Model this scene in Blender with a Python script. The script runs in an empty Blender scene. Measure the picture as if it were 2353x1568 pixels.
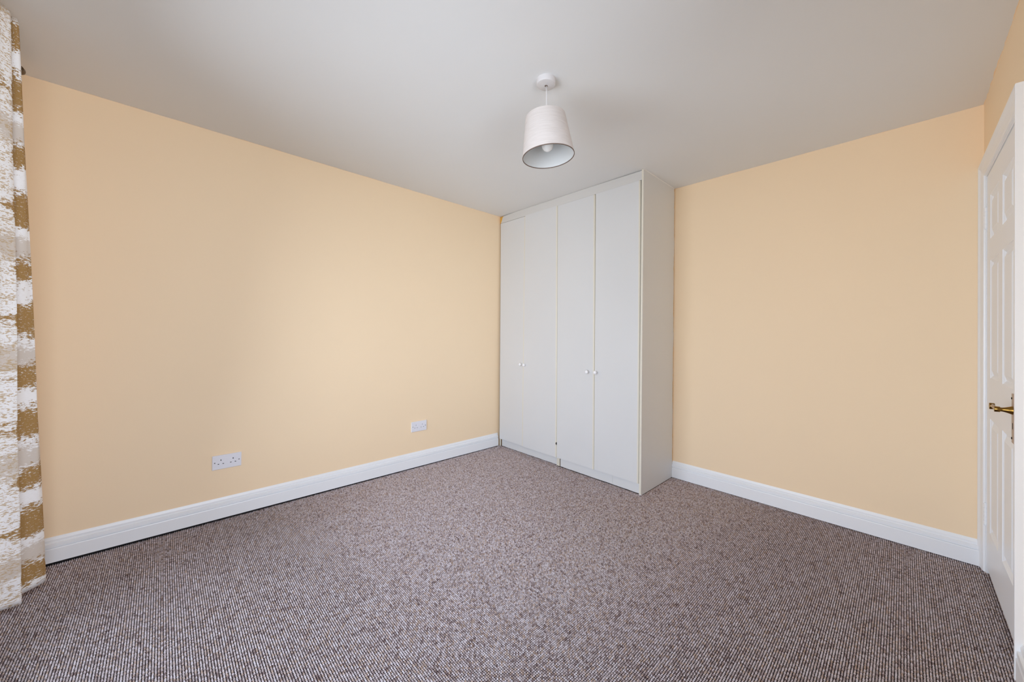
import bpy, bmesh, math, random
import numpy as np
from mathutils import Vector, Matrix

random.seed(7)
rng = np.random.default_rng(7)
scene = bpy.context.scene
col = scene.collection

# ------------------------------------------------------------------ camera
cam_data = bpy.data.cameras.new('camera')
cam = bpy.data.objects.new('camera', cam_data)
col.objects.link(cam)
CAM_R = Vector((0.6894874, 0.7242062, 0.0115140))
CAM_U = Vector((-0.0023711, -0.0136397, 0.9999042))
CAM_F = Vector((-0.7242938, 0.6894486, 0.0076872))
mat4 = Matrix((CAM_R, CAM_U, -CAM_F)).transposed().to_4x4()
mat4.translation = Vector((0, 0, 1.178986))
cam.matrix_world = mat4
cam_data.sensor_fit = 'HORIZONTAL'
cam_data.sensor_width = 36.0
cam_data.lens = 13.016875
cam_data.shift_x = -0.0026008
cam_data.shift_y = -0.0106033
cam_data.clip_start = 0.02
cam_data.clip_end = 200
scene.camera = cam

# ------------------------------------------------------------------ room measures (metres)
XL, YB, XR, YF, HC = -2.9321, 3.0915, 0.28700, -0.56, 2.40   # left, back, right, front (window) walls, ceiling
WIN = (-2.30, -0.20, 0.12, 1.98)                              # window opening x0,x1,z0,z1 in the front wall
ADDED_WIN = (-0.52, 1.00, 0.50, 2.30)                              # unseen window added for fill, right wall beside the camera: y0,y1,z0,z1
WX, WY = -1.3221, 2.5519                                      # wardrobe right side / front plane

# ------------------------------------------------------------------ light: overcast daylight through the window and an added fill window
world = bpy.data.worlds.new('overcast_sky')
scene.world = world
world.use_nodes = True
wn = world.node_tree
wn.nodes.clear()
wo = wn.nodes.new('ShaderNodeOutputWorld')
wb = wn.nodes.new('ShaderNodeBackground')
wr = wn.nodes.new('ShaderNodeValToRGB')
wm = wn.nodes.new('ShaderNodeMapRange')
wt = wn.nodes.new('ShaderNodeTexCoord')
ws = wn.nodes.new('ShaderNodeSeparateXYZ')
wn.links.new(wt.outputs['Generated'], ws.inputs[0])
wn.links.new(ws.outputs['Z'], wm.inputs['Value'])
wm.inputs['From Min'].default_value = -1
wm.inputs['From Max'].default_value = 1
wn.links.new(wm.outputs[0], wr.inputs[0])
wr.color_ramp.elements[0].position = 0.47
wr.color_ramp.elements[0].color = (0.82, 0.89, 0.99, 1)       # ground seen below the horizon
wr.color_ramp.elements[1].position = 0.53
wr.color_ramp.elements[1].color = (0.87, 0.98, 1.15, 1)       # overcast sky
wn.links.new(wr.outputs[0], wb.inputs[0])
wb.inputs[1].default_value = 6.0
wn.links.new(wb.outputs[0], wo.inputs[0])

for pname, psx, psy, ploc, prot in (
        ('window_daylight_portal', WIN[1] - WIN[0], WIN[3] - WIN[2], ((WIN[0] + WIN[1]) / 2, YF - 0.075, (WIN[2] + WIN[3]) / 2), (math.radians(90), 0, 0)),
        ('added_window_portal', ADDED_WIN[1] - ADDED_WIN[0], ADDED_WIN[3] - ADDED_WIN[2], (XR + 0.075, (ADDED_WIN[0] + ADDED_WIN[1]) / 2, (ADDED_WIN[2] + ADDED_WIN[3]) / 2), (math.radians(90), 0, math.radians(90)))):
    portal = bpy.data.lights.new(pname, 'AREA')
    portal.shape = 'RECTANGLE'
    portal.size = psx
    portal.size_y = psy
    portal.cycles.is_portal = True
    po = bpy.data.objects.new(pname, portal)
    col.objects.link(po)
    po.location = ploc
    po.rotation_euler = prot

scene.view_settings.view_transform = 'Standard'
scene.view_settings.look = 'None'
scene.view_settings.exposure = 0.26
scene.view_settings.gamma = 1.0
scene.view_settings.use_curve_mapping = False
cy = scene.cycles
cy.max_bounces = 16
cy.diffuse_bounces = 12
cy.glossy_bounces = 6
cy.transmission_bounces = 8
cy.transparent_max_bounces = 12
cy.caustics_reflective = False
cy.caustics_refractive = False
cy.use_denoising = True
cy.sample_clamp_indirect = 8


# ------------------------------------------------------------------ material helpers
def lin(c):
    c = c / 255.0
    return c / 12.92 if c <= 0.04045 else ((c + 0.055) / 1.055) ** 2.4


def rgb(r, g, b):
    return (lin(r), lin(g), lin(b), 1.0)


class NT:
    def __init__(self, name):
        self.m = bpy.data.materials.new(name)
        self.m.use_nodes = True
        self.t = self.m.node_tree
        self.t.nodes.clear()
        self.out = self.n('ShaderNodeOutputMaterial')
        self.b = self.n('ShaderNodeBsdfPrincipled')
        self.l(self.b.outputs[0], self.out.inputs[0])

    def n(self, kind, **kw):
        nd = self.t.nodes.new(kind)
        for k, v in kw.items():
            setattr(nd, k, v)
        return nd

    def l(self, a, b):
        self.t.links.new(a, b)

    def obj(self):
        return self.n('ShaderNodeTexCoord').outputs['Object']

    def scale(self, src, s):
        v = self.n('ShaderNodeVectorMath', operation='MULTIPLY')
        self.l(src, v.inputs[0])
        v.inputs[1].default_value = s
        return v.outputs[0]

    def noise(self, src, scale, detail=2, rough=0.5):
        nz = self.n('ShaderNodeTexNoise')
        nz.inputs['Scale'].default_value = scale
        nz.inputs['Detail'].default_value = detail
        nz.inputs['Roughness'].default_value = rough
        self.l(src, nz.inputs['Vector'])
        return nz.outputs['Fac']

    def math(self, op, a, b=None, clamp=False):
        m = self.n('ShaderNodeMath', operation=op)
        m.use_clamp = clamp
        for i, v in enumerate((a, b)):
            if v is None:
                continue
            if isinstance(v, (int, float)):
                m.inputs[i].default_value = v
            else:
                self.l(v, m.inputs[i])
        return m.outputs[0]

    def mapr(self, v, a, b, c=0.0, d=1.0):
        m = self.n('ShaderNodeMapRange')
        self.l(v, m.inputs['Value'])
        for k, x in zip(('From Min', 'From Max', 'To Min', 'To Max'), (a, b, c, d)):
            m.inputs[k].default_value = x
        return m.outputs[0]

    def mix(self, fac, a, b):
        m = self.n('ShaderNodeMix', data_type='RGBA')
        ins = [i for i in m.inputs if i.type == 'RGBA']
        if isinstance(fac, (int, float)):
            m.inputs[0].default_value = fac
        else:
            self.l(fac, m.inputs[0])
        for i, v in zip(ins, (a, b)):
            if isinstance(v, tuple):
                i.default_value = v
            else:
                self.l(v, i)
        return [o for o in m.outputs if o.type == 'RGBA'][0]

    def bump(self, h, strength, dist):
        bp = self.n('ShaderNodeBump')
        bp.inputs['Strength'].default_value = strength
        bp.inputs['Distance'].default_value = dist
        self.l(h, bp.inputs['Height'])
        self.l(bp.outputs[0], self.b.inputs['Normal'])

    def setc(self, c):
        if isinstance(c, tuple):
            self.b.inputs['Base Color'].default_value = c
        else:
            self.l(c, self.b.inputs['Base Color'])


def basic(name, c, rough=0.5, spec=0.4, bump=None, vary=0.0, metal=0.0):
    k = NT(name)
    k.b.inputs['Roughness'].default_value = rough
    k.b.inputs['Specular IOR Level'].default_value = spec
    k.b.inputs['Metallic'].default_value = metal
    o = k.obj()
    if vary:
        f = k.noise(o, 3.0, 4)
        d = tuple(x * (1 - vary) for x in c[:3]) + (1,)
        k.setc(k.mix(f, c, d))
    else:
        k.setc(c)
    if bump:
        k.bump(k.noise(o, bump[0], 3), bump[1], bump[2])
    return k.m


PEACH = rgb(244, 220, 186)


def wall_paint():
    k = NT('peach_wall_paint')
    o = k.obj()
    k.b.inputs['Roughness'].default_value = 0.62
    k.b.inputs['Specular IOR Level'].default_value = 0.25
    f = k.noise(o, 1.3, 4, 0.6)
    c = k.mix(f, PEACH, tuple(x * 0.965 for x in PEACH[:3]) + (1,))
    g = k.mapr(k.noise(o, 2.1, 6, 0.75), 0.68, 0.80, 0, 0.22)     # faint scuffs
    c = k.mix(g, c, tuple(x * 0.86 for x in PEACH[:3]) + (1,))
    k.setc(c)
    k.bump(k.noise(o, 90, 4, 0.6), 0.12, 0.002)
    return k.m


def ceiling_paint():
    k = NT('white_ceiling_paint')
    o = k.obj()
    k.b.inputs['Roughness'].default_value = 0.75
    k.b.inputs['Specular IOR Level'].default_value = 0.2
    s = k.n('ShaderNodeSeparateXYZ')
    k.l(o, s.inputs[0])
    dl = k.math('SUBTRACT', s.outputs[0], XL)
    db = k.math('SUBTRACT', YB, s.outputs[1])
    dr = k.math('SUBTRACT', XR, s.outputs[0])
    d = k.math('MINIMUM', k.math('MINIMUM', dl, db), dr)
    # wall paint lapped a few millimetres onto the ceiling with a wavering brush edge
    n = k.math('MULTIPLY', k.math('SUBTRACT', k.noise(o, 9, 5, 0.65), 0.42), 0.020)
    fac = k.mapr(k.math('SUBTRACT', n, d), -0.0005, 0.0005)
    c = k.mix(k.noise(o, 1.1, 3), rgb(227, 228, 228), rgb(222, 223, 223))
    k.setc(k.mix(fac, c, PEACH))
    k.bump(k.noise(o, 70, 3), 0.08, 0.002)
    return k.m


def carpet_mat():
    P = 0.0077
    k = NT('flecked_loop_carpet')
    o = k.obj()
    k.b.inputs['Roughness'].default_value = 0.95
    k.b.inputs['Specular IOR Level'].default_value = 0.1
    cell = k.n('ShaderNodeVectorMath', operation='FLOOR')
    add = k.n('ShaderNodeVectorMath', operation='ADD')
    k.l(k.scale(o, (1 / P, 1 / P, 0)), add.inputs[0])
    add.inputs[1].default_value = (1000.5, 1000.5, 0)
    k.l(add.outputs[0], cell.inputs[0])
    w = k.n('ShaderNodeTexWhiteNoise', noise_dimensions='2D')
    k.l(cell.outputs[0], w.inputs['Vector'])
    # yarn streaks: neighbouring loops of a row share a shade
    s1 = k.noise(k.scale(cell.outputs[0], (0.16, 0.9, 1)), 1.0, 2, 0.6)
    s2 = k.noise(k.scale(cell.outputs[0], (0.9, 0.10, 1)), 1.0, 2, 0.6)
    v = k.math('ADD', k.math('MULTIPLY', w.outputs['Value'], 0.30),
               k.math('ADD', k.math('MULTIPLY', s1, 0.36), k.math('ADD', k.math('MULTIPLY', s2, 0.28), 0.06)))
    r = k.n('ShaderNodeValToRGB')
    k.l(v, r.inputs[0])
    e = r.color_ramp.elements
    e[0].position, e[0].color = 0.26, rgb(102, 80, 82)
    e[1].position, e[1].color = 0.80, rgb(248, 244, 252)
    for pos, c in ((0.37, rgb(156, 136, 136)), (0.49, rgb(206, 192, 194)), (0.62, rgb(233, 223, 229))):
        x = e.new(pos)
        x.color = c
    # a share of tan yarn
    sep = k.n('ShaderNodeSeparateColor')
    k.l(w.outputs['Color'], sep.inputs[0])
    tan = k.mapr(sep.outputs[1], 0.82, 0.85, 0, 0.6)
    k.setc(k.mix(tan, r.outputs[0], rgb(212, 184, 162)))
    return k.m


def curtain_mat():
    k = NT('brown_white_curtain_weave')
    k.b.inputs['Roughness'].default_value = 0.9
    k.b.inputs['Specular IOR Level'].default_value = 0.15
    uv = k.n('ShaderNodeUVMap').outputs[0]
    s = k.n('ShaderNodeSeparateXYZ')
    k.l(uv, s.inputs[0])
    u, v = s.outputs[0], s.outputs[1]
    ragged = k.noise(k.scale(uv, (48, 150, 1)), 1.0, 4, 0.7)
    blot = k.noise(k.scale(uv, (9, 26, 1)), 1.0, 5, 0.65)

    def band(centre, half):
        t = k.math('FRACT', k.math('ADD', k.math('DIVIDE', k.math('SUBTRACT', v, centre), 0.437), 10.5))
        d = k.math('MULTIPLY', k.math('ABSOLUTE', k.math('SUBTRACT', t, 0.5)), 0.437)
        return k.math('SUBTRACT', half, d)
    b1 = band(1.647, 0.066)
    b2 = band(1.848, 0.046)
    jag = k.math('MULTIPLY', k.math('SUBTRACT', blot, 0.5), 0.16)
    jag2 = k.math('MULTIPLY', k.math('SUBTRACT', ragged, 0.5), 0.20)
    # motif columns: bold on one side of the drop, sparse on the next
    colu = k.math('MULTIPLY', k.mapr(u, 0.30, 0.335, 1, 0), 0.062)
    m = k.math('SUBTRACT', k.math('ADD', k.math('ADD', k.math('MAXIMUM', b1, b2), jag), jag2), colu)
    brown = k.mapr(m, -0.004, 0.006)
    side = k.mapr(u, 0.30, 0.335, 1, 0)
    fk = k.noise(k.scale(uv, (62, 170, 1)), 1.0, 4, 0.65)
    fk2 = k.math('ADD', fk, k.math('MULTIPLY', k.math('SUBTRACT', blot, 0.5), 0.45))
    fleck = k.math('MULTIPLY', k.mapr(fk2, 0.525, 0.555, 0, 0.9), side)
    lightfleck = k.mapr(k.noise(k.scale(uv, (70, 210, 1)), 1.0, 3, 0.6), 0.60, 0.63)
    brown = k.math('MULTIPLY', brown, k.math('SUBTRACT', 1.0, k.math('MULTIPLY', lightfleck, 0.5)))
    # pale beige wash where the white floats thin out
    beige = k.mapr(k.math('ADD', k.math('ADD', band(1.93, 0.05), jag), jag2), -0.01, 0.012, 0, 0.85)
    thread = k.noise(k.scale(uv, (60, 700, 1)), 1.0, 2, 0.5)
    base = k.mix(beige, rgb(247, 246, 246), rgb(205, 192, 178))
    base = k.mix(k.mapr(thread, 0.35, 0.7, 0, 0.25), base, rgb(214, 205, 196))
    bc = k.mix(k.noise(k.scale(uv, (200, 400, 1)), 1.0, 3), rgb(178, 142, 92), rgb(150, 116, 68))
    base = k.mix(fleck, base, k.mix(blot, rgb(212, 190, 158), rgb(184, 156, 116)))
    k.setc(k.mix(brown, base, bc))
    h = k.math('ADD', k.math('MULTIPLY', brown, -0.6), k.math('MULTIPLY', thread, 0.6))
    k.bump(h, 0.35, 0.002)
    return k.m


def shade_mat():
    k = NT('oatmeal_linen_shade')
    o = k.obj()
    k.b.inputs['Roughness'].default_value = 0.9
    k.b.inputs['Specular IOR Level'].default_value = 0.1
    f = k.noise(k.scale(o, (14, 14, 420)), 1.0, 3, 0.6)
    g = k.noise(k.scale(o, (260, 260, 30)), 1.0, 2, 0.5)
    c = k.mix(k.mapr(f, 0.3, 0.8), rgb(206, 199, 195), rgb(188, 180, 175))
    c = k.mix(k.mapr(g, 0.5, 0.8, 0, 0.2), c, rgb(196, 186, 178))
    k.setc(c)
    k.bump(f, 0.2, 0.001)
    return k.m


def wardrobe_white():
    k = NT('wardrobe_white_laminate')
    o = k.obj()
    k.b.inputs['Roughness'].default_value = 0.38
    k.b.inputs['Specular IOR Level'].default_value = 0.35
    c = k.mix(k.noise(o, 1.5, 4), rgb(213, 214, 214), rgb(207, 208, 208))
    k.setc(c)
    return k.m


def fascia_mat():
    k = NT('wardrobe_fascia_paint_smeared')
    o = k.obj()
    k.b.inputs['Roughness'].default_value = 0.45
    s = k.n('ShaderNodeSeparateXYZ')
    k.l(o, s.inputs[0])
    # wall paint smeared over the end that meets the left wall
    edge = k.math('SUBTRACT', s.outputs[0], XL)
    slope = k.math('MULTIPLY', k.math('SUBTRACT', s.outputs[2], 2.33), 0.55)
    n = k.math('MULTIPLY', k.noise(o, 30, 4, 0.6), 0.03)
    lim = k.math('ADD', k.math('ADD', n, slope), 0.004)
    f = k.mapr(k.math('SUBTRACT', lim, edge), -0.001, 0.001)
    k.setc(k.mix(f, rgb(206, 205, 202), rgb(214, 164, 72)))
    return k.m


def side_mat():
    k = NT('wardrobe_side_laminate')
    o = k.obj()
    k.b.inputs['Roughness'].default_value = 0.45
    s = k.n('ShaderNodeSeparateXYZ')
    k.l(o, s.inputs[0])
    d = k.math('SUBTRACT', YB, s.outputs[1])
    n = k.math('MULTIPLY', k.math('SUBTRACT', k.noise(k.scale(o, (1, 1, 3.2)), 1.7, 4, 0.6), 0.30), 0.05)
    f = k.mapr(k.math('SUBTRACT', n, d), -0.001, 0.001)
    c = k.mix(k.noise(o, 1.2, 3), rgb(229, 233, 237), rgb(223, 227, 231))
    k.setc(k.mix(f, c, rgb(228, 192, 120)))
    return k.m


M = {}
M['wall'] = wall_paint()
M['ceiling'] = ceiling_paint()
M['carpet'] = carpet_mat()
M['backing'] = basic('carpet_backing', rgb(44, 35, 37), 0.95, 0.1)
M['curtain'] = curtain_mat()
M['shade'] = shade_mat()
M['shade_in'] = basic('shade_lining', rgb(198, 199, 198), 0.6, 0.3)
M['rim'] = basic('shade_rim_brown', rgb(112, 96, 86), 0.8, 0.2)
M['gloss'] = basic('white_gloss_paint', rgb(238, 240, 242), 0.32, 0.45, bump=(60, 0.05, 0.001), vary=0.03)
M['door'] = basic('white_door_paint', rgb(237, 241, 246), 0.35, 0.45, vary=0.02)
M['laminate'] = wardrobe_white()
M['fascia'] = fascia_mat()
M['side'] = side_mat()
M['cream'] = basic('yellowed_edge_band', rgb(222, 217, 202), 0.4, 0.4, vary=0.06)
M['inside'] = basic('wardrobe_interior_board', rgb(120, 98, 70), 0.7, 0.2)
M['plastic'] = basic('white_socket_plastic', rgb(226, 226, 232), 0.35, 0.45)
M['white_plastic'] = basic('white_fitting_plastic', rgb(208, 205, 205), 0.35, 0.45)
M['knob'] = basic('white_glazed_knob', rgb(238, 238, 240), 0.15, 0.55)
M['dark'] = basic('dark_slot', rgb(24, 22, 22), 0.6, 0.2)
M['screw'] = basic('screw_steel', rgb(150, 150, 150), 0.3, 0.5, metal=0.9)
M['brass'] = basic('aged_brass', rgb(142, 108, 52), 0.20, 0.5, metal=1.0)
M['plate'] = basic('dulled_brass_plate', rgb(168, 150, 142), 0.35, 0.5, metal=0.7)
M['bronze'] = basic('dark_bronze_pole', rgb(92, 74, 52), 0.35, 0.5, metal=0.6)
M['bulb'] = basic('opal_bulb_glass', rgb(236, 236, 234), 0.2, 0.5)
M['stained'] = basic('bare_wood_edge', rgb(150, 110, 60), 0.8, 0.2)


def glass_mat():
    k = NT('window_glass')
    k.t.nodes.remove(k.b)
    tr = k.n('ShaderNodeBsdfTransparent')
    gl = k.n('ShaderNodeBsdfGlossy')
    gl.inputs['Roughness'].default_value = 0.02
    mx = k.n('ShaderNodeMixShader')
    fr = k.n('ShaderNodeFresnel')
    fr.inputs['IOR'].default_value = 1.45
    k.l(fr.outputs[0], mx.inputs[0])
    k.l(tr.outputs[0], mx.inputs[1])
    k.l(gl.outputs[0], mx.inputs[2])
    k.l(mx.outputs[0], k.out.inputs[0])
    return k.m


M['glass'] = glass_mat()


# ------------------------------------------------------------------ object helpers
def link(name, bm, m, parent=None, smooth=False, bevel=0.0, seg=2, auto=None):
    bmesh.ops.recalc_face_normals(bm, faces=bm.faces[:])
    me = bpy.data.meshes.new(name)
    bm.to_mesh(me)
    bm.free()
    me.materials.append(m)
    o = bpy.data.objects.new(name, me)
    col.objects.link(o)
    if parent is not None:
        o.parent = parent
        o.matrix_parent_inverse = parent.matrix_world.inverted()
    if smooth:
        for p in me.polygons:
            p.use_smooth = True
        if auto is not None:
            me.set_sharp_from_angle(angle=math.radians(auto))
    if bevel:
        b = o.modifiers.new('bevel', 'BEVEL')
        b.width = bevel
        b.segments = seg
        b.limit_method = 'ANGLE'
        b.angle_limit = math.radians(40)
    return o


def empty(name, loc):
    o = bpy.data.objects.new(name, None)
    o.empty_display_size = 0.05
    col.objects.link(o)
    o.matrix_world = Matrix.Translation(Vector(loc))
    return o


def thing(o, label, cat, group=None, kind=None):
    o['label'] = label
    o['category'] = cat
    if group:
        o['group'] = group
    if kind:
        o['kind'] = kind
    return o


def structure(o):
    o['kind'] = 'structure'
    return o


def box(bm, x0, x1, y0, y1, z0, z1):
    vs = [bm.verts.new((x, y, z)) for x in (x0, x1) for y in (y0, y1) for z in (z0, z1)]
    for f in ((0, 1, 3, 2), (4, 6, 7, 5), (0, 4, 5, 1), (2, 3, 7, 6), (0, 2, 6, 4), (1, 5, 7, 3)):
        bm.faces.new([vs[i] for i in f])
    return vs


def extrude_poly(bm, pts, d):
    """pts: 3D loop, d: extrusion vector"""
    d = Vector(d)
    a = [bm.verts.new(p) for p in pts]
    b = [bm.verts.new(Vector(p) + d) for p in pts]
    bm.faces.new(a)
    bm.faces.new(b[::-1])
    n = len(pts)
    for i in range(n):
        bm.faces.new((a[i], a[(i + 1) % n], b[(i + 1) % n], b[i]))


def lathe(bm, prof, origin=(0, 0, 0), axis='Z', n=32, cap=True):
    """prof: (radius, height) list, spun about an axis through origin"""
    rings = []
    o = Vector(origin)
    for r, h in prof:
        ring = []
        for k in range(n):
            a = 2 * math.pi * k / n
            c, s = r * math.cos(a), r * math.sin(a)
            if axis == 'Z':
                p = Vector((c, s, h))
            elif axis == 'X':
                p = Vector((h, c, s))
            else:
                p = Vector((c, h, s))
            ring.append(bm.verts.new(o + p))
        rings.append(ring)
    for a, b in zip(rings, rings[1:]):
        for k in range(n):
            bm.faces.new((a[k], a[(k + 1) % n], b[(k + 1) % n], b[k]))
    if cap:
        bm.faces.new(rings[0])
        bm.faces.new(rings[-1][::-1])


def tube(bm, pts, radii, n=12):
    rings = []
    for i, p in enumerate(pts):
        p = Vector(p)
        a = Vector(pts[max(i - 1, 0)])
        b = Vector(pts[min(i + 1, len(pts) - 1)])
        d = (b - a).normalized()
        up = Vector((0, 0, 1)) if abs(d.z) < 0.9 else Vector((1, 0, 0))
        s = d.cross(up).normalized()
        t = s.cross(d).normalized()
        r = radii[i] if isinstance(radii, (list, tuple)) else radii
        rx, ry = r if isinstance(r, tuple) else (r, r)
        rings.append([bm.verts.new(p + s * rx * math.cos(2 * math.pi * k / n) + t * ry * math.sin(2 * math.pi * k / n))
                      for k in range(n)])
    for a, b in zip(rings, rings[1:]):
        for k in range(n):
            bm.faces.new((a[k], a[(k + 1) % n], b[(k + 1) % n], b[k]))
    bm.faces.new(rings[0])
    bm.faces.new(rings[-1][::-1])


# ------------------------------------------------------------------ room shell
DOOR_Y0, DOOR_Y1, DOOR_TOP = 2.2105, 3.0290, 2.0105
T = 0.12
bm = bmesh.new(); box(bm, XL - T, XL, YF - T, YB + T, -0.1, HC + 0.1); structure(link('wall_left', bm, M['wall']))
bm = bmesh.new(); box(bm, XL, XR + T, YB, YB + T, -0.1, HC + 0.1); structure(link('wall_back', bm, M['wall']))
bm = bmesh.new()
extrude_poly(bm, [(XR, ADDED_WIN[1], -0.1), (XR, DOOR_Y0, -0.1), (XR, DOOR_Y0, DOOR_TOP), (XR, DOOR_Y1, DOOR_TOP),
                  (XR, DOOR_Y1, -0.1), (XR, YB, -0.1), (XR, YB, HC + 0.1), (XR, ADDED_WIN[1], HC + 0.1)], (T, 0, 0))
box(bm, XR, XR + T, YF, ADDED_WIN[0], -0.1, HC + 0.1)
box(bm, XR, XR + T, ADDED_WIN[0], ADDED_WIN[1], -0.1, ADDED_WIN[2])
box(bm, XR, XR + T, ADDED_WIN[0], ADDED_WIN[1], ADDED_WIN[3], HC + 0.1)
structure(link('wall_right', bm, M['wall']))
bm = bmesh.new(); box(bm, XR + T, XR + T + 0.05, 2.0, YB + T, -0.1, HC + 0.1); structure(link('doorway_light_blocker', bm, M['wall']))  # unseen slab added behind the doorway to keep sky light out
bm = bmesh.new()
box(bm, XL, WIN[0], YF - 0.13, YF, -0.1, HC + 0.1)
box(bm, WIN[1], XR + T, YF - 0.13, YF, -0.1, HC + 0.1)
box(bm, WIN[0], WIN[1], YF - 0.13, YF, -0.1, WIN[2])
box(bm, WIN[0], WIN[1], YF - 0.13, YF, WIN[3], HC + 0.1)
structure(link('wall_front', bm, M['wall']))
bm = bmesh.new(); box(bm, XL, XR, YF, YB, HC, HC + 0.1); structure(link('ceiling', bm, M['ceiling']))
bm = bmesh.new(); box(bm, XL, XR + T, YF, YB, -0.1, -0.0071); structure(link('floor', bm, M['backing']))

# window in the front wall, beside and behind the camera
win = empty('window_1', ((WIN[0] + WIN[1]) / 2, YF - 0.10, WIN[2]))
structure(win)
bm = bmesh.new()
yw0, yw1 = YF - 0.125, YF - 0.085
fw = 0.045
box(bm, WIN[0], WIN[0] + fw, yw0, yw1, WIN[2], WIN[3]); box(bm, WIN[1] - fw, WIN[1], yw0, yw1, WIN[2], WIN[3])
box(bm, WIN[0] + fw, WIN[1] - fw, yw0, yw1, WIN[2], WIN[2] + fw); box(bm, WIN[0] + fw, WIN[1] - fw, yw0, yw1, WIN[3] - fw, WIN[3])
mid = (WIN[0] + WIN[1]) / 2
box(bm, mid - 0.025, mid + 0.025, yw0, yw1, WIN[2] + fw, WIN[3] - fw)
link('window_frame', bm, M['gloss'], win, bevel=0.004)
for a, b in ((WIN[0] + fw, mid - 0.025), (mid + 0.025, WIN[1] - fw)):
    bm = bmesh.new(); box(bm, a, b, yw0 + 0.02, yw0 + 0.026, WIN[2] + fw, WIN[3] - fw)
    link('window_pane', bm, M['glass'], win)
bm = bmesh.new(); box(bm, WIN[0] - 0.04, WIN[1] + 0.04, yw1, YF + 0.04, WIN[2] - 0.025, WIN[2])
link('window_sill', bm, M['gloss'], win, bevel=0.006)

# unseen window added beside the camera to brighten the left wall
added_win = empty('added_window', (XR + 0.10, (ADDED_WIN[0] + ADDED_WIN[1]) / 2, ADDED_WIN[2]))
structure(added_win)
bm = bmesh.new()
a0, a1, c0, c1 = ADDED_WIN
x0, x1 = XR + 0.080, XR + 0.118
box(bm, x0, x1, a0, a0 + fw, c0, c1); box(bm, x0, x1, a1 - fw, a1, c0, c1)
box(bm, x0, x1, a0 + fw, a1 - fw, c0, c0 + fw); box(bm, x0, x1, a0 + fw, a1 - fw, c1 - fw, c1)
mid2 = (a0 + a1) / 2
box(bm, x0, x1, mid2 - 0.025, mid2 + 0.025, c0 + fw, c1 - fw)
link('window_frame', bm, M['gloss'], added_win, bevel=0.004)
for a, b in ((a0 + fw, mid2 - 0.025), (mid2 + 0.025, a1 - fw)):
    bm = bmesh.new(); box(bm, x0 + 0.02, x0 + 0.026, a, b, c0 + fw, c1 - fw)
    link('window_pane', bm, M['glass'], added_win)
bm = bmesh.new(); box(bm, XR - 0.03, x0, a0 - 0.03, a1 + 0.03, c0 - 0.025, c0)
link('window_sill', bm, M['gloss'], added_win, bevel=0.006)

# skirting boards
SK = [(0.0, 0.010), (0.018, 0.010), (0.018, 0.0755), (0.0165, 0.0794), (0.0070, 0.0800), (0.0066, 0.0850), (0.0158, 0.0862),
      (0.0160, 0.0920), (0.0152, 0.1030), (0.0078, 0.1040), (0.0078, 0.1082), (0.0085, 0.118), (0.0050, 0.1265), (0.0030, 0.1320), (0.0, 0.1325)]


def skirting(name, p0, p1, inward, drop0=0.010, drop1=0.010):
    p0, p1, inward = Vector(p0), Vector(p1), Vector(inward)
    bm = bmesh.new()
    A = [bm.verts.new(p0 + inward * t + Vector((0, 0, z - (drop0 if i < 2 else 0)))) for i, (t, z) in enumerate(SK)]
    B = [bm.verts.new(p1 + inward * t + Vector((0, 0, z - (drop1 if i < 2 else 0)))) for i, (t, z) in enumerate(SK)]
    for i in range(len(A)):
        k = (i + 1) % len(A)
        bm.faces.new((A[i], A[k], B[k], B[i]))
    bm.faces.new(A); bm.faces.new(B[::-1])
    return structure(link(name, bm, M['gloss']))


skirting('baseboard_left', (XL, YF, 0), (XL, WY + 0.006, 0), (1, 0, 0), -0.001, 0.007)
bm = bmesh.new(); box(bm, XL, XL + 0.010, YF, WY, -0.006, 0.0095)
structure(link('skirting_gap_shade', bm, M['dark']))  # dark strip painting in the shade of the gap under the skirting
skirting('baseboard_back', (WX + 0.0005, YB, 0), (XR, YB, 0), (0, -1, 0))
skirting('baseboard_right', (XR, YF, 0), (XR, 2.1485, 0), (-1, 0, 0))

# ------------------------------------------------------------------ carpet: looped pile as one sculpted mesh
P = 0.0077


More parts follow.
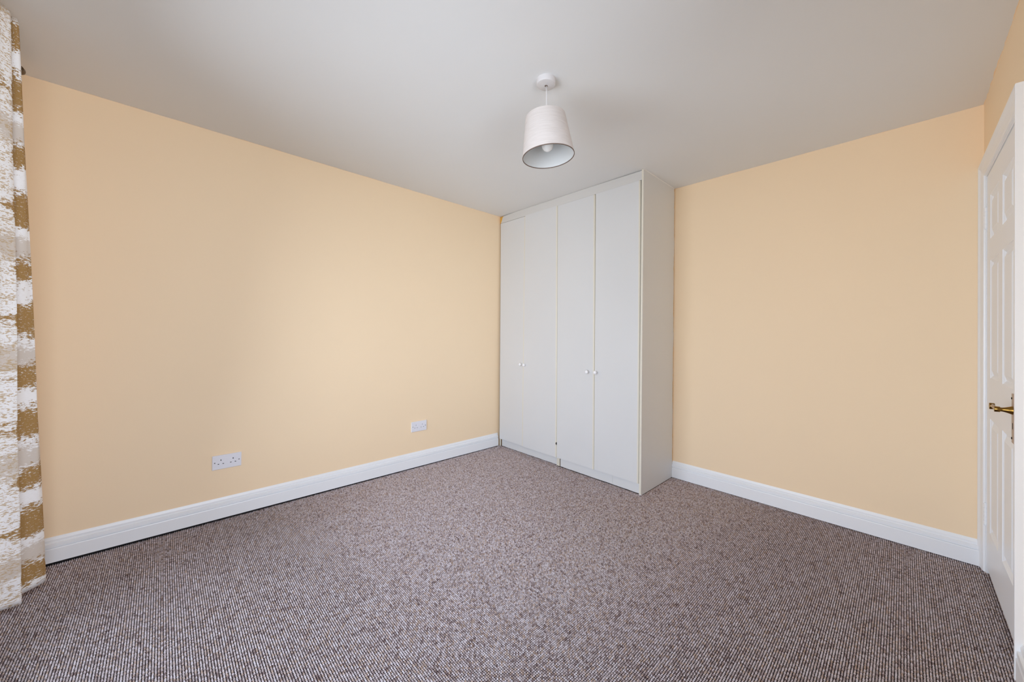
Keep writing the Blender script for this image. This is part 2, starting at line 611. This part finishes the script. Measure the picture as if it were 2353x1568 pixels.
def carpet():
    i0, i1 = math.floor(2 * (XL + 0.002) / P), math.ceil(2 * (XR + T) / P)
    j0, j1 = math.floor(2 * (YF + 0.002) / P), math.ceil(2 * (YB - 0.002) / P)
    ii = np.arange(i0, i1 + 1)
    jj = np.arange(j0, j1 + 1)
    I, J = np.meshgrid(ii, jj, indexing='ij')
    X = I * (P / 2)
    Y = J * (P / 2)
    pk = (I % 2 == 0) & (J % 2 == 0)
    vl = (I % 2 == 1) & (J % 2 == 1)
    Z = np.where(pk, 0.0, np.where(vl, -0.0115, -0.0084))
    X = X + rng.uniform(-0.0006, 0.0006, X.shape)
    Y = Y + rng.uniform(-0.0006, 0.0006, Y.shape)
    Z = Z + np.where(pk, rng.uniform(-0.0016, 0.0006, Z.shape), rng.uniform(-0.0007, 0.0007, Z.shape))
    X = np.clip(X, XL + 0.001, XR + T - 0.001)
    Y = np.clip(Y, YF + 0.001, YB - 0.001)
    # trimmed neatly against the wardrobe's plinths and side panel
    bound = np.where(X > WX - 0.018, WY - 0.0006, np.where(X > -2.1045, WY + 0.0216, np.where(X > -2.1385, WY + 0.0211, WY + 0.0336)))
    inside = (X < WX + 0.0006) & (Y > bound)
    snapx = inside & ((WX + 0.0006 - X) < (Y - bound))
    X = np.where(snapx, WX + 0.0006, X)
    Y = np.where(inside & ~snapx, bound, Y)
    n, m = X.shape
    idx = np.arange(n * m).reshape(n, m)
    q = np.stack([idx[:-1, :-1], idx[1:, :-1], idx[1:, 1:], idx[:-1, 1:]], -1)
    cx = (X[:-1, :-1] + X[1:, 1:]) / 2
    cyy = (Y[:-1, :-1] + Y[1:, 1:]) / 2
    keep = ~(inside[:-1, :-1] & inside[1:, :-1] & inside[1:, 1:] & inside[:-1, 1:])      # none under the wardrobe
    keep &= ~((cx > XR + 0.002) & ((cyy < DOOR_Y0 + 0.004) | (cyy > DOOR_Y1 - 0.004)))   # only the doorway beyond the wall line
    q = q[keep]
    used = np.zeros(n * m, bool)
    used[q.ravel()] = True
    remap = np.cumsum(used) - 1
    q = remap[q]
    co = np.stack([X.ravel(), Y.ravel(), Z.ravel()], -1)[used]
    me = bpy.data.meshes.new('carpet')
    me.vertices.add(len(co))
    me.vertices.foreach_set('co', co.ravel().astype(np.float32))
    me.loops.add(q.size)
    me.loops.foreach_set('vertex_index', q.ravel().astype(np.int32))
    me.polygons.add(len(q))
    me.polygons.foreach_set('loop_start', (np.arange(len(q)) * 4).astype(np.int32))
    me.polygons.foreach_set('use_smooth', np.ones(len(q), bool))
    me.update()
    me.materials.append(M['carpet'])
    o = bpy.data.objects.new('carpet', me)
    col.objects.link(o)
    return thing(o, 'grey-brown flecked loop-pile carpet covering the whole floor', 'carpet', kind='stuff')


carpet()

# ------------------------------------------------------------------ fitted wardrobe in the far corner
wd = empty('fitted_wardrobe', ((XL + WX) / 2, WY + 0.25, 0))
thing(wd, 'white four-door fitted wardrobe reaching the ceiling in the far corner', 'wardrobe')
YD = WY + 0.020            # back face of the doors
YC = YB - 0.003            # back of the carcass
bm = bmesh.new()
xl = XL + 0.022
for a, b in ((xl, xl + 0.016), (-2.1285, -2.1205), (-2.1185, -2.1025), (WX - 0.036, WX - 0.020)):
    box(bm, a, b, YD + 0.004, YC, 0.0, 2.335)
for a, b in ((xl + 0.016, -2.1285), (-2.1025, WX - 0.036)):
    box(bm, a, b, YD + 0.004, YC, 0.085, 0.101)
    box(bm, a, b, YD + 0.004, YC, 2.318, 2.335)
    box(bm, a, b, YC - 0.006, YC, 0.101, 2.318)
link('carcass', bm, M['inside'], wd)
bm = bmesh.new(); box(bm, xl, xl + 0.016, YD + 0.002, YD + 0.004, 0.0, 2.335)
link('edge_strip', bm, M['cream'], wd)
# right side panel: white board with a yellowed front edge
bm = bmesh.new(); box(bm, WX - 0.0155, WX, WY + 0.0015, YC, 0.0, HC - 0.001)
link('side_panel', bm, M['side'], wd)
bm = bmesh.new(); box(bm, WX - 0.0155, WX - 0.0005, WY, WY + 0.0015, 0.004, HC - 0.001)
link('edge_strip', bm, M['cream'], wd, bevel=0.0006)
bm = bmesh.new()
extrude_poly(bm, [(WX, WY + 0.002, HC - 0.0005), (WX + 0.005, WY + 0.002, HC - 0.0005), (WX, WY + 0.002, HC - 0.006)], (0, YC - WY - 0.01, 0))
link('caulk_bead', bm, M['gloss'], wd)
# fascia over the doors with an uneven gap to the ceiling
bm = bmesh.new()
xs = np.linspace(XL + 0.004, WX - 0.0165, 40)
top = []
for i, x in enumerate(xs):
    t = (x - xs[0]) / (xs[-1] - xs[0])
    gap = 0.0012 + 0.006 * max(0, 1 - t / 0.16) + 0.0045 * max(0, (t - 0.72) / 0.28) + random.uniform(0, 0.0012)
    top.append((x, WY + 0.006, HC - gap))
extrude_poly(bm, [(xs[-1], WY + 0.006, 2.326), (xs[0], WY + 0.006, 2.326)] + top, (0, 0.012, 0))
link('fascia', bm, M['fascia'], wd)

# doors: (x left top, x left bottom, x right top, x right bottom, z top, z bottom, forward offset)
DOORS = [(-2.917, -2.899, -2.5535, -2.5515, 2.3235, 0.078, 0.007),
         (-2.5515, -2.5490, -2.1445, -2.1255, 2.3265, 0.0755, 0.0),
         (-2.1400, -2.1215, -1.7455, -1.7325, 2.3230, 0.0765, 0.001),
         (-1.7375, -1.7285, -1.3460, -1.3420, 2.3230, 0.0790, 0.0)]
KNOBS = [(-2.588, 0.872), (-2.528, 0.870), (-1.797, 0.865), (-1.7145, 0.8665)]
for i, ((a, a2, b, b2, zt, zb, off), (kx, kz)) in enumerate(zip(DOORS, KNOBS)):
    y = WY + off
    notch = None
    if i == 1:
        zc, r = 0.197, 0.0125
        def xr(z):
            return b2 + (b - b2) * (z - zb) / (zt - zb)
        notch = [(xr(zc) - r * math.cos(t), zc + r * math.sin(t)) for t in np.linspace(-math.pi / 2, math.pi / 2, 13)]
    EW = 0.013                                     # rounded edge band on the right of each door
    bm = bmesh.new()
    extrude_poly(bm, [(a2 + 0.001, y, zb), (b2 - EW, y, zb), (b - EW, y, zt), (a + 0.001, y, zt)], (0, 0.018, 0))
    d = link('door', bm, M['laminate'], wd)
    if notch is not None:
        bm = bmesh.new(); box(bm, b2 - 0.0128, b2 - 0.0008, y + 0.0085, y + 0.0165, 0.1848, 0.2092)
        link('notch_shade_block', bm, M['dark'], d)  # dark block set in the notch to stand for the shade inside
    bm = bmesh.new()
    # quarter-round band: profile steps in depth, outline follows the leaning edge
    prof = [(0.0, 0.0), (0.005, 0.0006), (0.009, 0.0026), (0.0118, 0.0060), (0.013, 0.011), (0.013, 0.018)]
    if notch is None:
        zs = [zb, zt]
    else:
        zs = [zb, 0.1845] + [z for _, z in notch[1:-1]] + [0.2095, zt]
    rows = []
    for z in zs:
        t = (z - zb) / (zt - zb)
        xr_ = b2 + (b - b2) * t - EW
        cut = 0.013
        if notch is not None and abs(z - 0.197) < 0.0125:
            cut = max(0.001, 0.013 - math.sqrt(max(0, 0.0125 ** 2 - (z - 0.197) ** 2)))
        row = []
        for px, py in prof:
            px2 = min(px, cut)
            row.append(bm.verts.new((xr_ + px2, y + py, z)))
        row.append(bm.verts.new((xr_, y + 0.018, z)))
        rows.append(row)
    for r0, r1 in zip(rows, rows[1:]):
        for k in range(len(r0)):
            k2 = (k + 1) % len(r0)
            bm.faces.new((r0[k], r0[k2], r1[k2], r1[k]))
    bm.faces.new(rows[0]); bm.faces.new(rows[-1][::-1])
    e = link('edge_strip', bm, M['cream'], d)
    e['label'] = 'yellowed cream edge band'
    bm = bmesh.new()
    extrude_poly(bm, [(a2, y + 0.0008, zb), (a2 + 0.001, y + 0.0008, zb), (a + 0.001, y + 0.0008, zt), (a, y + 0.0008, zt)], (0, 0.017, 0))
    link('edge_strip', bm, M['cream'], d)
    bm = bmesh.new()
    lathe(bm, [(0.0085, 0.0), (0.0080, -0.004), (0.0070, -0.009), (0.0085, -0.012), (0.0125, -0.0145), (0.0148, -0.0185), (0.0150, -0.022),
               (0.0135, -0.0265), (0.0095, -0.0300), (0.0045, -0.0317), (0.0005, -0.0320)], (kx, y, kz), 'Y', 28)
    link('knob', bm, M['knob'], d, smooth=True)

# plinths and the two cream carcass ends standing between them
def plinth(x0, x1, y, ztop, seed):
    r = random.Random(seed)
    n = max(3, int((x1 - x0) / 0.03))
    pts = [(x0 + (x1 - x0) * k / n, y, 0.0002 + r.uniform(0, 0.0016)) for k in range(n + 1)]
    pts += [(x1, y, ztop), (x0, y, ztop)]
    b = bmesh.new()
    extrude_poly(b, pts, (0, 0.015, 0))
    return link('plinth', b, M['laminate'], wd)


plinth(-2.890, -2.1385, WY + 0.034, 0.0845, 1)
plinth(-2.0960, -1.572, WY + 0.022, 0.0845, 2)
plinth(-1.5710, -1.3405, WY + 0.022, 0.0845, 3)
for a, b in ((-2.1375, -2.1215), (-2.1200, -2.1045)):
    bm = bmesh.new(); box(bm, a, b, WY + 0.0215, WY + 0.0235, 0.0, 0.0850)
    link('edge_strip', bm, M['cream'], wd)

# ------------------------------------------------------------------ pendant lamp
LX, LY = -1.190, 1.323
lamp = empty('pendant_lamp', (LX, LY, HC))
thing(lamp, 'ceiling pendant lamp with tapered oatmeal fabric shade, unlit', 'lamp')
bm = bmesh.new()
lathe(bm, [(0.0455, HC), (0.0455, HC - 0.006), (0.0450, HC - 0.021), (0.0435, HC - 0.0245), (0.041, HC - 0.026), (0.030, HC - 0.0265),
           (0.026, HC - 0.0275), (0.012, HC - 0.0285), (0.0075, HC - 0.0288)], (LX, LY, 0), 'Z', 48)
link('ceiling_rose', bm, M['white_plastic'], lamp, smooth=True, auto=35)
bm = bmesh.new(); lathe(bm, [(0.0072, HC - 0.0287), (0.0070, HC - 0.0295), (0.003, HC - 0.0297)], (LX, LY, 0), 'Z', 20)
link('cord_grip', bm, M['rim'], lamp)
TILT = math.radians(5.0)
axis_f = Vector((CAM_F.x, CAM_F.y, 0)).normalized()
RT = Matrix.Rotation(-TILT, 3, axis_f)                 # shade hangs slightly askew
top_c = Vector((LX, LY, 2.219)) + Vector((0.68, 0.73, 0)) * -0.002
bm = bmesh.new()
zc = [HC - 0.029, 2.33, 2.28, 2.24, 2.21, 2.19]
tube(bm, [Vector((LX, LY, z)) + Vector((0.69, 0.72, 0)) * (0.0035 * math.sin((HC - z) / 0.21 * 3.1)) for z in zc], 0.0030, 12)
link('cord', bm, M['white_plastic'], lamp, smooth=True)


def shade_ring(r, h):
    return [top_c + RT @ Vector((r * math.cos(a), r * math.sin(a), h)) for a in np.linspace(0, 2 * math.pi, 64, endpoint=False)]


def ring_surface(rings, closed=False):
    bm = bmesh.new()
    R = [[bm.verts.new(p) for p in ring] for ring in rings]
    prs = list(zip(R, R[1:]))
    if closed:
        prs.append((R[-1], R[0]))
    for a, b in prs:
        for k in range(64):
            bm.faces.new((a[k], a[(k + 1) % 64], b[(k + 1) % 64], b[k]))
    return bm


RTOP, RBOT, SH = 0.0955, 0.1245, 0.190
sh = link('lamp_shade', ring_surface([shade_ring(RTOP, 0), shade_ring(RBOT, -SH), shade_ring(RBOT - 0.0014, -SH), shade_ring(RTOP - 0.0014, 0)], True),
          M['shade'], lamp, smooth=True, auto=40)
link('shade_lining', ring_surface([shade_ring(RTOP - 0.0016, -0.001), shade_ring(RBOT - 0.0016, -SH + 0.001), shade_ring(RBOT - 0.0024, -SH + 0.001),
                                   shade_ring(RTOP - 0.0024, -0.001)], True), M['shade_in'], sh, smooth=True, auto=40)
link('shade_rim', ring_surface([shade_ring(RBOT + 0.0006, -SH + 0.0005), shade_ring(RBOT + 0.0006, -SH - 0.0026), shade_ring(RBOT - 0.0026, -SH - 0.0026),
                                shade_ring(RBOT - 0.0026, -SH + 0.0005)], True), M['rim'], sh, smooth=True, auto=40)
bm = bmesh.new()
for k in range(3):
    a = k * 2 * math.pi / 3 + 0.4
    tube(bm, [top_c + RT @ Vector((0.020 * math.cos(a), 0.020 * math.sin(a), -0.022)), top_c + RT @ Vector((0.07 * math.cos(a), 0.07 * math.sin(a), -0.016)),
              top_c + RT @ Vector(((RTOP - 0.003) * math.cos(a), (RTOP - 0.003) * math.sin(a), -0.004))], 0.0016, 8)
link('shade_carrier', bm, M['white_plastic'], sh, smooth=True)
bm = bmesh.new()
lathe(bm, [(0.006, 0.012), (0.013, 0.004), (0.0185, -0.010), (0.0215, -0.022), (0.0215, -0.036), (0.018, -0.038), (0.0165, -0.075), (0.012, -0.078)], (0, 0, 0), 'Z', 28)
for v in bm.verts:
    v.co = top_c + RT @ v.co
link('lamp_holder', bm, M['white_plastic'], lamp, smooth=True, auto=40)
bm = bmesh.new()
lathe(bm, [(0.0120, -0.064), (0.0135, -0.076), (0.0190, -0.090), (0.0262, -0.106), (0.0292, -0.121), (0.0292, -0.133), (0.0258, -0.148), (0.0188, -0.158),
           (0.0090, -0.164), (0.0006, -0.1655)], (0, 0, 0), 'Z', 32)
for v in bm.verts:
    v.co = top_c + RT @ v.co
link('bulb', bm, M['bulb'], lamp, smooth=True)


# ------------------------------------------------------------------ double wall sockets on the left wall
def plate_with_holes(w, h, t, holes, bev=0.002):
    """rounded-edge plate in the y-z plane, front face at x=t, real pin holes"""
    bm = bmesh.new()
    ys = sorted({-w / 2 + bev, w / 2 - bev} | {v for q in holes for v in q[:2]})
    zs = sorted({-h / 2 + bev, h / 2 - bev} | {v for q in holes for v in q[2:]})
    cache = {}

    def vert(y, z, x):
        key = (round(y, 6), round(z, 6), round(x, 6))
        if key not in cache:
            cache[key] = bm.verts.new((x, y, z))
        return cache[key]
    for y0, y1 in zip(ys, ys[1:]):
        for z0, z1 in zip(zs, zs[1:]):
            c = ((y0 + y1) / 2, (z0 + z1) / 2)
            if any(q[0] < c[0] < q[1] and q[2] < c[1] < q[3] for q in holes):
                continue
            bm.faces.new([vert(y0, z0, t), vert(y1, z0, t), vert(y1, z1, t), vert(y0, z1, t)])
    for q in holes:
        cy0, cy1, cz0, cz1 = q
        ring = [(cy0, cz0), (cy1, cz0), (cy1, cz1), (cy0, cz1)]
        for (ya, za), (yb, zb_) in zip(ring, ring[1:] + ring[:1]):
            bm.faces.new([vert(ya, za, t), vert(yb, zb_, t), vert(yb, zb_, t - 0.004), vert(ya, za, t - 0.004)])
    # sloped and straight edges
    o = [(-w / 2 + bev, -h / 2 + bev), (w / 2 - bev, -h / 2 + bev), (w / 2 - bev, h / 2 - bev), (-w / 2 + bev, h / 2 - bev)]
    m_ = [(-w / 2, -h / 2), (w / 2, -h / 2), (w / 2, h / 2), (-w / 2, h / 2)]
    for k in range(4):
        k2 = (k + 1) % 4
        # front rim strips keep the subdivided border as an n-gon
        if k in (0, 2):
            line = [(y, o[k][1]) for y in ys]
        else:
            line = [(o[k][0], z) for z in zs]
        if k in (2, 3):
            line = line[::-1]
        f = [vert(*p, t) for p in line] + [vert(*m_[k2], t - bev * 0.8), vert(*m_[k], t - bev * 0.8)]
        bm.faces.new(f)
        bm.faces.new([vert(*m_[k], t - bev * 0.8), vert(*m_[k2], t - bev * 0.8), vert(*m_[k2], 0), vert(*m_[k], 0)])
    return bm


def holes_for(c):
    return [(c - 0.0022, c + 0.0022, 0.0085, 0.0170), (c - 0.0155, c - 0.0080, -0.0125, -0.0080), (c + 0.0080, c + 0.0155, -0.0125, -0.0080)]


HOLES = holes_for(-0.0305) + holes_for(0.0305)


def make_socket(yc, zc_, label):
    s = empty('wall_socket', (XL, yc, zc_))
    thing(s, label, 'socket', 'double sockets on the left wall')
    b = plate_with_holes(0.146, 0.086, 0.0095, HOLES)
    for v in b.verts:
        v.co += Vector((XL, yc, zc_))
    link('face_plate', b, M['plastic'], s)
    for q in HOLES:
        b = bmesh.new()
        box(b, XL + 0.0035, XL + 0.0065, yc + q[0] - 0.0004, yc + q[1] + 0.0004, zc_ + q[2] - 0.0004, zc_ + q[3] + 0.0004)
        link('pin_slot', b, M['dark'], s)
    for sy in (-0.0605, 0.0605):
        b = bmesh.new()
        lathe(b, [(0.0036, 0.0090), (0.0036, 0.0098), (0.0026, 0.0103), (0.0006, 0.0104)], (XL, yc + sy, zc_), 'X', 16)
        sc = link('screw', b, M['screw'], s)
        b = bmesh.new()
        box(b, XL + 0.0100, XL + 0.0106, yc + sy - 0.0033, yc + sy + 0.0033, zc_ - 0.0006, zc_ + 0.0006)
        link('screw_slot', b, M['dark'], sc)
    return s


def dup(root, delta, label):
    r = root.copy(); col.objects.link(r)
    r.location = root.location + Vector(delta)
    r['label'] = label
    for ch in list(root.children):
        c = ch.copy(); col.objects.link(c); c.parent = r
        c.matrix_parent_inverse = ch.matrix_parent_inverse.copy()
        for g in list(ch.children):
            d = g.copy(); col.objects.link(d); d.parent = c
    return r


sock = make_socket(0.306, 0.3545, 'white double wall socket nearer the curtain, low on the peach wall')
dup(sock, (0, 1.336, -0.001), 'white double wall socket nearer the wardrobe, low on the peach wall')

# ------------------------------------------------------------------ panelled door in the right wall
door = empty('door_1', (XR, 2.64, 0))
structure(door)
CT = 0.0180                                               # casing thickness at its outer edge
CP = [(0.0, 0.0), (0.0, 0.0191), (0.0012, 0.0203), (0.0100, 0.0203), (0.0140, 0.0183), (0.0220, 0.0138), (0.0340, 0.0108),
      (0.0480, 0.0093), (0.0540, 0.0088), (0.0580, 0.0070), (0.0620, 0.0066), (0.0640, 0.0), ]     # (from outer edge, thickness)
YO0, YO1, ZO = 2.1490, 3.0910, 2.0722
loops = []
for s, t in CP:
    x = XR - t
    loops.append([(x, YO0 + s, 0.0), (x, YO0 + s, ZO - s), (x, YO1 - s, ZO - s), (x, YO1 - s, 0.0)])
for k, (nm, i0, i1) in enumerate((('casing_leg', 0, 1), ('casing_head', 1, 2), ('casing_leg', 2, 3))):
    bm = bmesh.new()
    A = [bm.verts.new(lp[i0]) for lp in loops]
    B = [bm.verts.new(lp[i1]) for lp in loops]
    n = len(A)
    for q in range(n):
        q2 = (q + 1) % n
        bm.faces.new((A[q], A[q2], B[q2], B[q]))
    bm.faces.new(A); bm.faces.new(B[::-1])
    link(nm, bm, M['gloss'], door)
# lining: three boards round the opening, with a stop bead
bm = bmesh.new()
LY0, LY1, LZ = 2.2107, 3.0288, 2.0103
box(bm, XR + 0.0002, XR + T, LY0, 2.2600, 0.0, LZ)
box(bm, XR + 0.0002, XR + T, 3.0185, LY1, 0.0, LZ)
box(bm, XR + 0.0002, XR + T, 2.2600, 3.0185, 1.999, LZ)
link('door_lining', bm, M['gloss'], door)

# leaf: frame of stiles and rails with six moulded openings
XF = XR + 0.0031                                          # front face of the leaf
Y0, Y1 = 2.2625, 3.0160
Z0, Z1 = 0.034, 1.9955
stile, mull = 0.100, 0.095
cA = (Y0 + stile, (Y0 + Y1) / 2 - mull / 2)
cB = ((Y0 + Y1) / 2 + mull / 2, Y1 - stile)
ROWS = [(0.235, 0.790), (0.985, 1.560), (1.665, 1.880)]
OPEN = [(c[0], c[1], r[0], r[1]) for r in ROWS for c in (cA, cB)]
bm = bmesh.new()
ys = sorted({Y0, Y1} | {v for q in OPEN for v in q[:2]})
zs = sorted({Z0, Z1} | {v for q in OPEN for v in q[2:]})
cache = {}


def dv(x, y, z):
    key = (round(x, 6), round(y, 6), round(z, 6))
    if key not in cache:
        cache[key] = bm.verts.new((x, y, z))
    return cache[key]


for a, b in zip(ys, ys[1:]):
    for c, d in zip(zs, zs[1:]):
        my, mz = (a + b) / 2, (c + d) / 2
        if any(q[0] < my < q[1] and q[2] < mz < q[3] for q in OPEN):
            continue
        bm.faces.new([dv(XF, a, c), dv(XF, b, c), dv(XF, b, d), dv(XF, a, d)])
REC, MOULD = 0.0095, 0.0150
for (a, b, c, d) in OPEN:
    ring0 = [(a, c), (b, c), (b, d), (a, d)]
    steps = [(0.0, 0.0), (0.002, 0.0022), (0.008, 0.0050), (MOULD, REC)]
    rings = []
    for s, dx in steps:
        rings.append([dv(XF + dx, a + s, c + s), dv(XF + dx, b - s, c + s), dv(XF + dx, b - s, d - s), dv(XF + dx, a + s, d - s)])
    for r0, r1 in zip(rings, rings[1:]):
        for k in range(4):
            bm.faces.new((r0[k], r0[(k + 1) % 4], r1[(k + 1) % 4], r1[k]))
XBK = XF + 0.035
outer = [(Y0, Z0), (Y1, Z0), (Y1, Z1), (Y0, Z1)]
bk = [dv(XBK, *p) for p in outer]
bm.faces.new(bk)
for k in range(4):
    p, q = outer[k], outer[(k + 1) % 4]
    if k in (0, 2):
        line = [(y, p[1]) for y in ys]
    else:
        line = [(p[0], z) for z in zs]
    if line[0] != p:
        line = line[::-1]
    bm.faces.new([dv(XF, *v) for v in line] + [dv(XBK, *q), dv(XBK, *p)])
leaf = link('door_leaf', bm, M['door'], door)
for (a, b, c, d) in OPEN:
    bm = bmesh.new()
    lv = []
    for s, dx in ((MOULD - 0.001, REC + 0.004), (MOULD, REC), (MOULD + 0.003, REC), (MOULD + 0.0235, 0.0020), (MOULD + 0.0255, 0.0010)):
        lv.append([bm.verts.new((XF + dx, *p)) for p in ((a + s, c + s), (b - s, c + s), (b - s, d - s), (a + s, d - s))])
    for r0, r1 in zip(lv, lv[1:]):
        for k in range(4):
            bm.faces.new((r0[k], r0[(k + 1) % 4], r1[(k + 1) % 4], r1[k]))
    bm.faces.new(lv[-1]); bm.faces.new(lv[0][::-1])
    link('door_panel', bm, M['door'], leaf)

# hinges: painted-over knuckles on the far side
for z0, z1 in ((1.738, 1.842), (0.242, 0.346)):
    yh, xh = 3.0185, XR - 0.0008
    bm = bmesh.new()
    box(bm, XR + 0.0002, XR + 0.0016, yh - 0.0005, yh + 0.0022, z0, z1)
    hg = link('hinge', bm, M['dark'], door)
    hts = np.linspace(z0, z1, 6)
    for a, b in zip(hts, hts[1:]):
        bm = bmesh.new()
        lathe(bm, [(0.0050, a + 0.0009), (0.0062, a + 0.0014), (0.0062, b - 0.0014), (0.0050, b - 0.0009)], (xh, yh, 0), 'Z', 16)
        link('hinge_knuckle', bm, M['gloss'], hg, smooth=True, auto=40)
    bm = bmesh.new(); lathe(bm, [(0.0040, z0 - 0.006), (0.0046, z0 - 0.002), (0.0046, z1 + 0.002), (0.0040, z1 + 0.004)], (xh, yh, 0), 'Z', 12)
    link('hinge_pin', bm, M['door'], hg, smooth=True)

# brass lever handle on a long back plate
HY, HZ = 2.3430, 0.9060
bm = bmesh.new(); box(bm, XF - 0.0040, XF, HY - 0.021, HY + 0.021, 0.7815, 0.9690)
hd = link('handle', bm, M['plate'], door, bevel=0.0015)
hd['label'] = 'brass lever handle on a back plate'
bm = bmesh.new()
lathe(bm, [(0.0165, -0.004), (0.0158, -0.006), (0.0130, -0.012), (0.0098, -0.020), (0.0080, -0.027), (0.0078, -0.033), (0.0105, -0.0335),
           (0.0108, -0.046), (0.0100, -0.0475), (0.003, -0.048)], (XF, HY, HZ), 'X', 28)
link('lever_neck', bm, M['brass'], hd, smooth=True, auto=35)
bm = bmesh.new()
pts, rad = [], []
for k in range(13):
    t = k / 12
    pts.append((XF - 0.0405 - 0.004 * math.sin(t * math.pi), HY + 0.004 + 0.094 * t, HZ - 0.001 + 0.004 * math.sin(t * 3.0)))
    w = 0.0068 - 0.0022 * math.sin(t * math.pi)
    rad.append((w, w * 1.25))
tube(bm, pts, rad, 14)
link('lever', bm, M['brass'], hd, smooth=True)
bm = bmesh.new()
lathe(bm, [(0.0060, -0.0070), (0.0118, -0.0070), (0.0128, -0.0055), (0.0128, 0.0055), (0.0118, 0.0070), (0.0060, 0.0070)], (XF - 0.0420, HY + 0.104, HZ - 0.002), 'X', 24)
link('lever_scroll', bm, M['brass'], hd, smooth=True, auto=40)
for dz in (0.951, 0.799):
    bm = bmesh.new(); lathe(bm, [(0.0042, -0.0040), (0.0040, -0.0052), (0.0020, -0.0058)], (XF, HY + 0.014, dz), 'X', 14)
    link('plate_screw', bm, M['dark'], hd, smooth=True)
bm = bmesh.new(); box(bm, XF - 0.0046, XF - 0.0030, HY - 0.003, HY + 0.003, 0.8350, 0.8580)
link('keyhole', bm, M['dark'], hd)

# ------------------------------------------------------------------ curtain and its pole at the left end of the window wall
def catmull(ps, n):
    ps = [Vector(p) for p in ps]
    q = [ps[0] * 2 - ps[1]] + ps + [ps[-1] * 2 - ps[-2]]
    out = []
    for i in range(1, len(q) - 2):
        for k in range(n):
            t = k / n
            a, b, c, d = q[i - 1], q[i], q[i + 1], q[i + 2]
            out.append(0.5 * ((2 * b) + (c - a) * t + (2 * a - 5 * b + 4 * c - d) * t * t + (3 * b - a - 3 * c + d) * t ** 3))
    out.append(q[-2])
    return out


TOPC = [(-2.085, -0.440), (-2.120, -0.460), (-2.160, -0.455), (-2.205, -0.4460), (-2.245, -0.4385), (-2.285, -0.4235), (-2.300, -0.435), (-2.306, -0.458),
        (-2.316, -0.440), (-2.322, -0.4185), (-2.332, -0.4135), (-2.345, -0.4220), (-2.350, -0.445)]
BOTC = [(-2.360, -0.500), (-2.420, -0.530), (-2.480, -0.510), (-2.515, -0.490), (-2.538, -0.4630), (-2.540, -0.4130), (-2.560, -0.425), (-2.590, -0.455),
        (-2.640, -0.420), (-2.685, -0.3780), (-2.708, -0.3705), (-2.722, -0.3830), (-2.735, -0.420)]
SEGS = 8
NZ = 90
ZT, ZB = 2.350, 0.022
tc, bc = catmull([(*p, 0) for p in TOPC], SEGS), catmull([(*p, 0) for p in BOTC], SEGS)
bm = bmesh.new()
uvl = bm.loops.layers.uv.new('UVMap')
grid, us = [], [0.0]
for a, b in zip(bc, bc[1:]):
    us.append(us[-1] + (b - a).length)
tot = us[-1]
UV = {}
for j in range(NZ + 1):
    f = j / NZ
    row = []
    for i in range(len(tc)):
        p = tc[i].lerp(bc[i], f)
        z = ZT + (ZB - ZT) * f
        if j == 0 and TOPC:
            z += 0.0
        p.x += 0.0025 * math.sin(f * 9 + i * 0.35)
        p.y += 0.0018 * math.sin(f * 13 + i * 0.5) * math.sin(f * math.pi)
        if 0.955 < f < 0.962:                           # stitched bottom hem
            p.y -= 0.0015
        v = bm.verts.new((p.x, p.y, z))
        UV[v] = (us[i], z)
        row.append(v)
    grid.append(row)
for r0, r1 in zip(grid, grid[1:]):
    for k in range(len(r0) - 1):
        fc = bm.faces.new((r0[k], r0[k + 1], r1[k + 1], r1[k]))
        for lp in fc.loops:
            lp[uvl].uv = UV[lp.vert]
UE = us[5 * SEGS]                                        # arc length at the front fold
cur = link('curtain', bm, M['curtain'], smooth=True)
sm = cur.modifiers.new('cloth_thickness', 'SOLIDIFY')
sm.thickness = 0.0016
sm.offset = 0
thing(cur, 'brown and white patterned curtain hanging at the left edge', 'curtain')
for nd in M['curtain'].node_tree.nodes:                  # motif column changes at that fold
    if nd.type == 'MAP_RANGE' and abs(nd.inputs['From Min'].default_value - 0.30) < 1e-6:
        nd.inputs['From Min'].default_value = UE - 0.006
        nd.inputs['From Max'].default_value = UE + 0.010

pole = empty('curtain_pole', (-1.3, -0.478, 2.332))
thing(pole, 'dark bronze curtain pole, its end showing past the patterned curtain', 'curtain pole')
bm = bmesh.new(); lathe(bm, [(0.0105, -2.715), (0.0105, 0.10)], (0, -0.478, 2.332), 'X', 20)
link('rod', bm, M['bronze'], pole, smooth=True, auto=40)
bm = bmesh.new()
lathe(bm, [(0.0108, -2.712), (0.0145, -2.715), (0.0145, -2.722), (0.0165, -2.734), (0.0150, -2.745), (0.0090, -2.753), (0.001, -2.755)], (0, -0.478, 2.332), 'X', 24)
link('finial', bm, M['bronze'], pole, smooth=True, auto=50)
for x in (-2.69, 0.05):
    bm = bmesh.new()
    tube(bm, [(x, YF, 2.318), (x, -0.49, 2.318), (x, -0.478, 2.3185)], 0.006, 10)
    lathe(bm, [(0.02, YF), (0.02, YF + 0.005), (0.012, YF + 0.008)], (x, 0, 2.318), 'Y', 18)
    link('bracket', bm, M['bronze'], pole, smooth=True, auto=40)
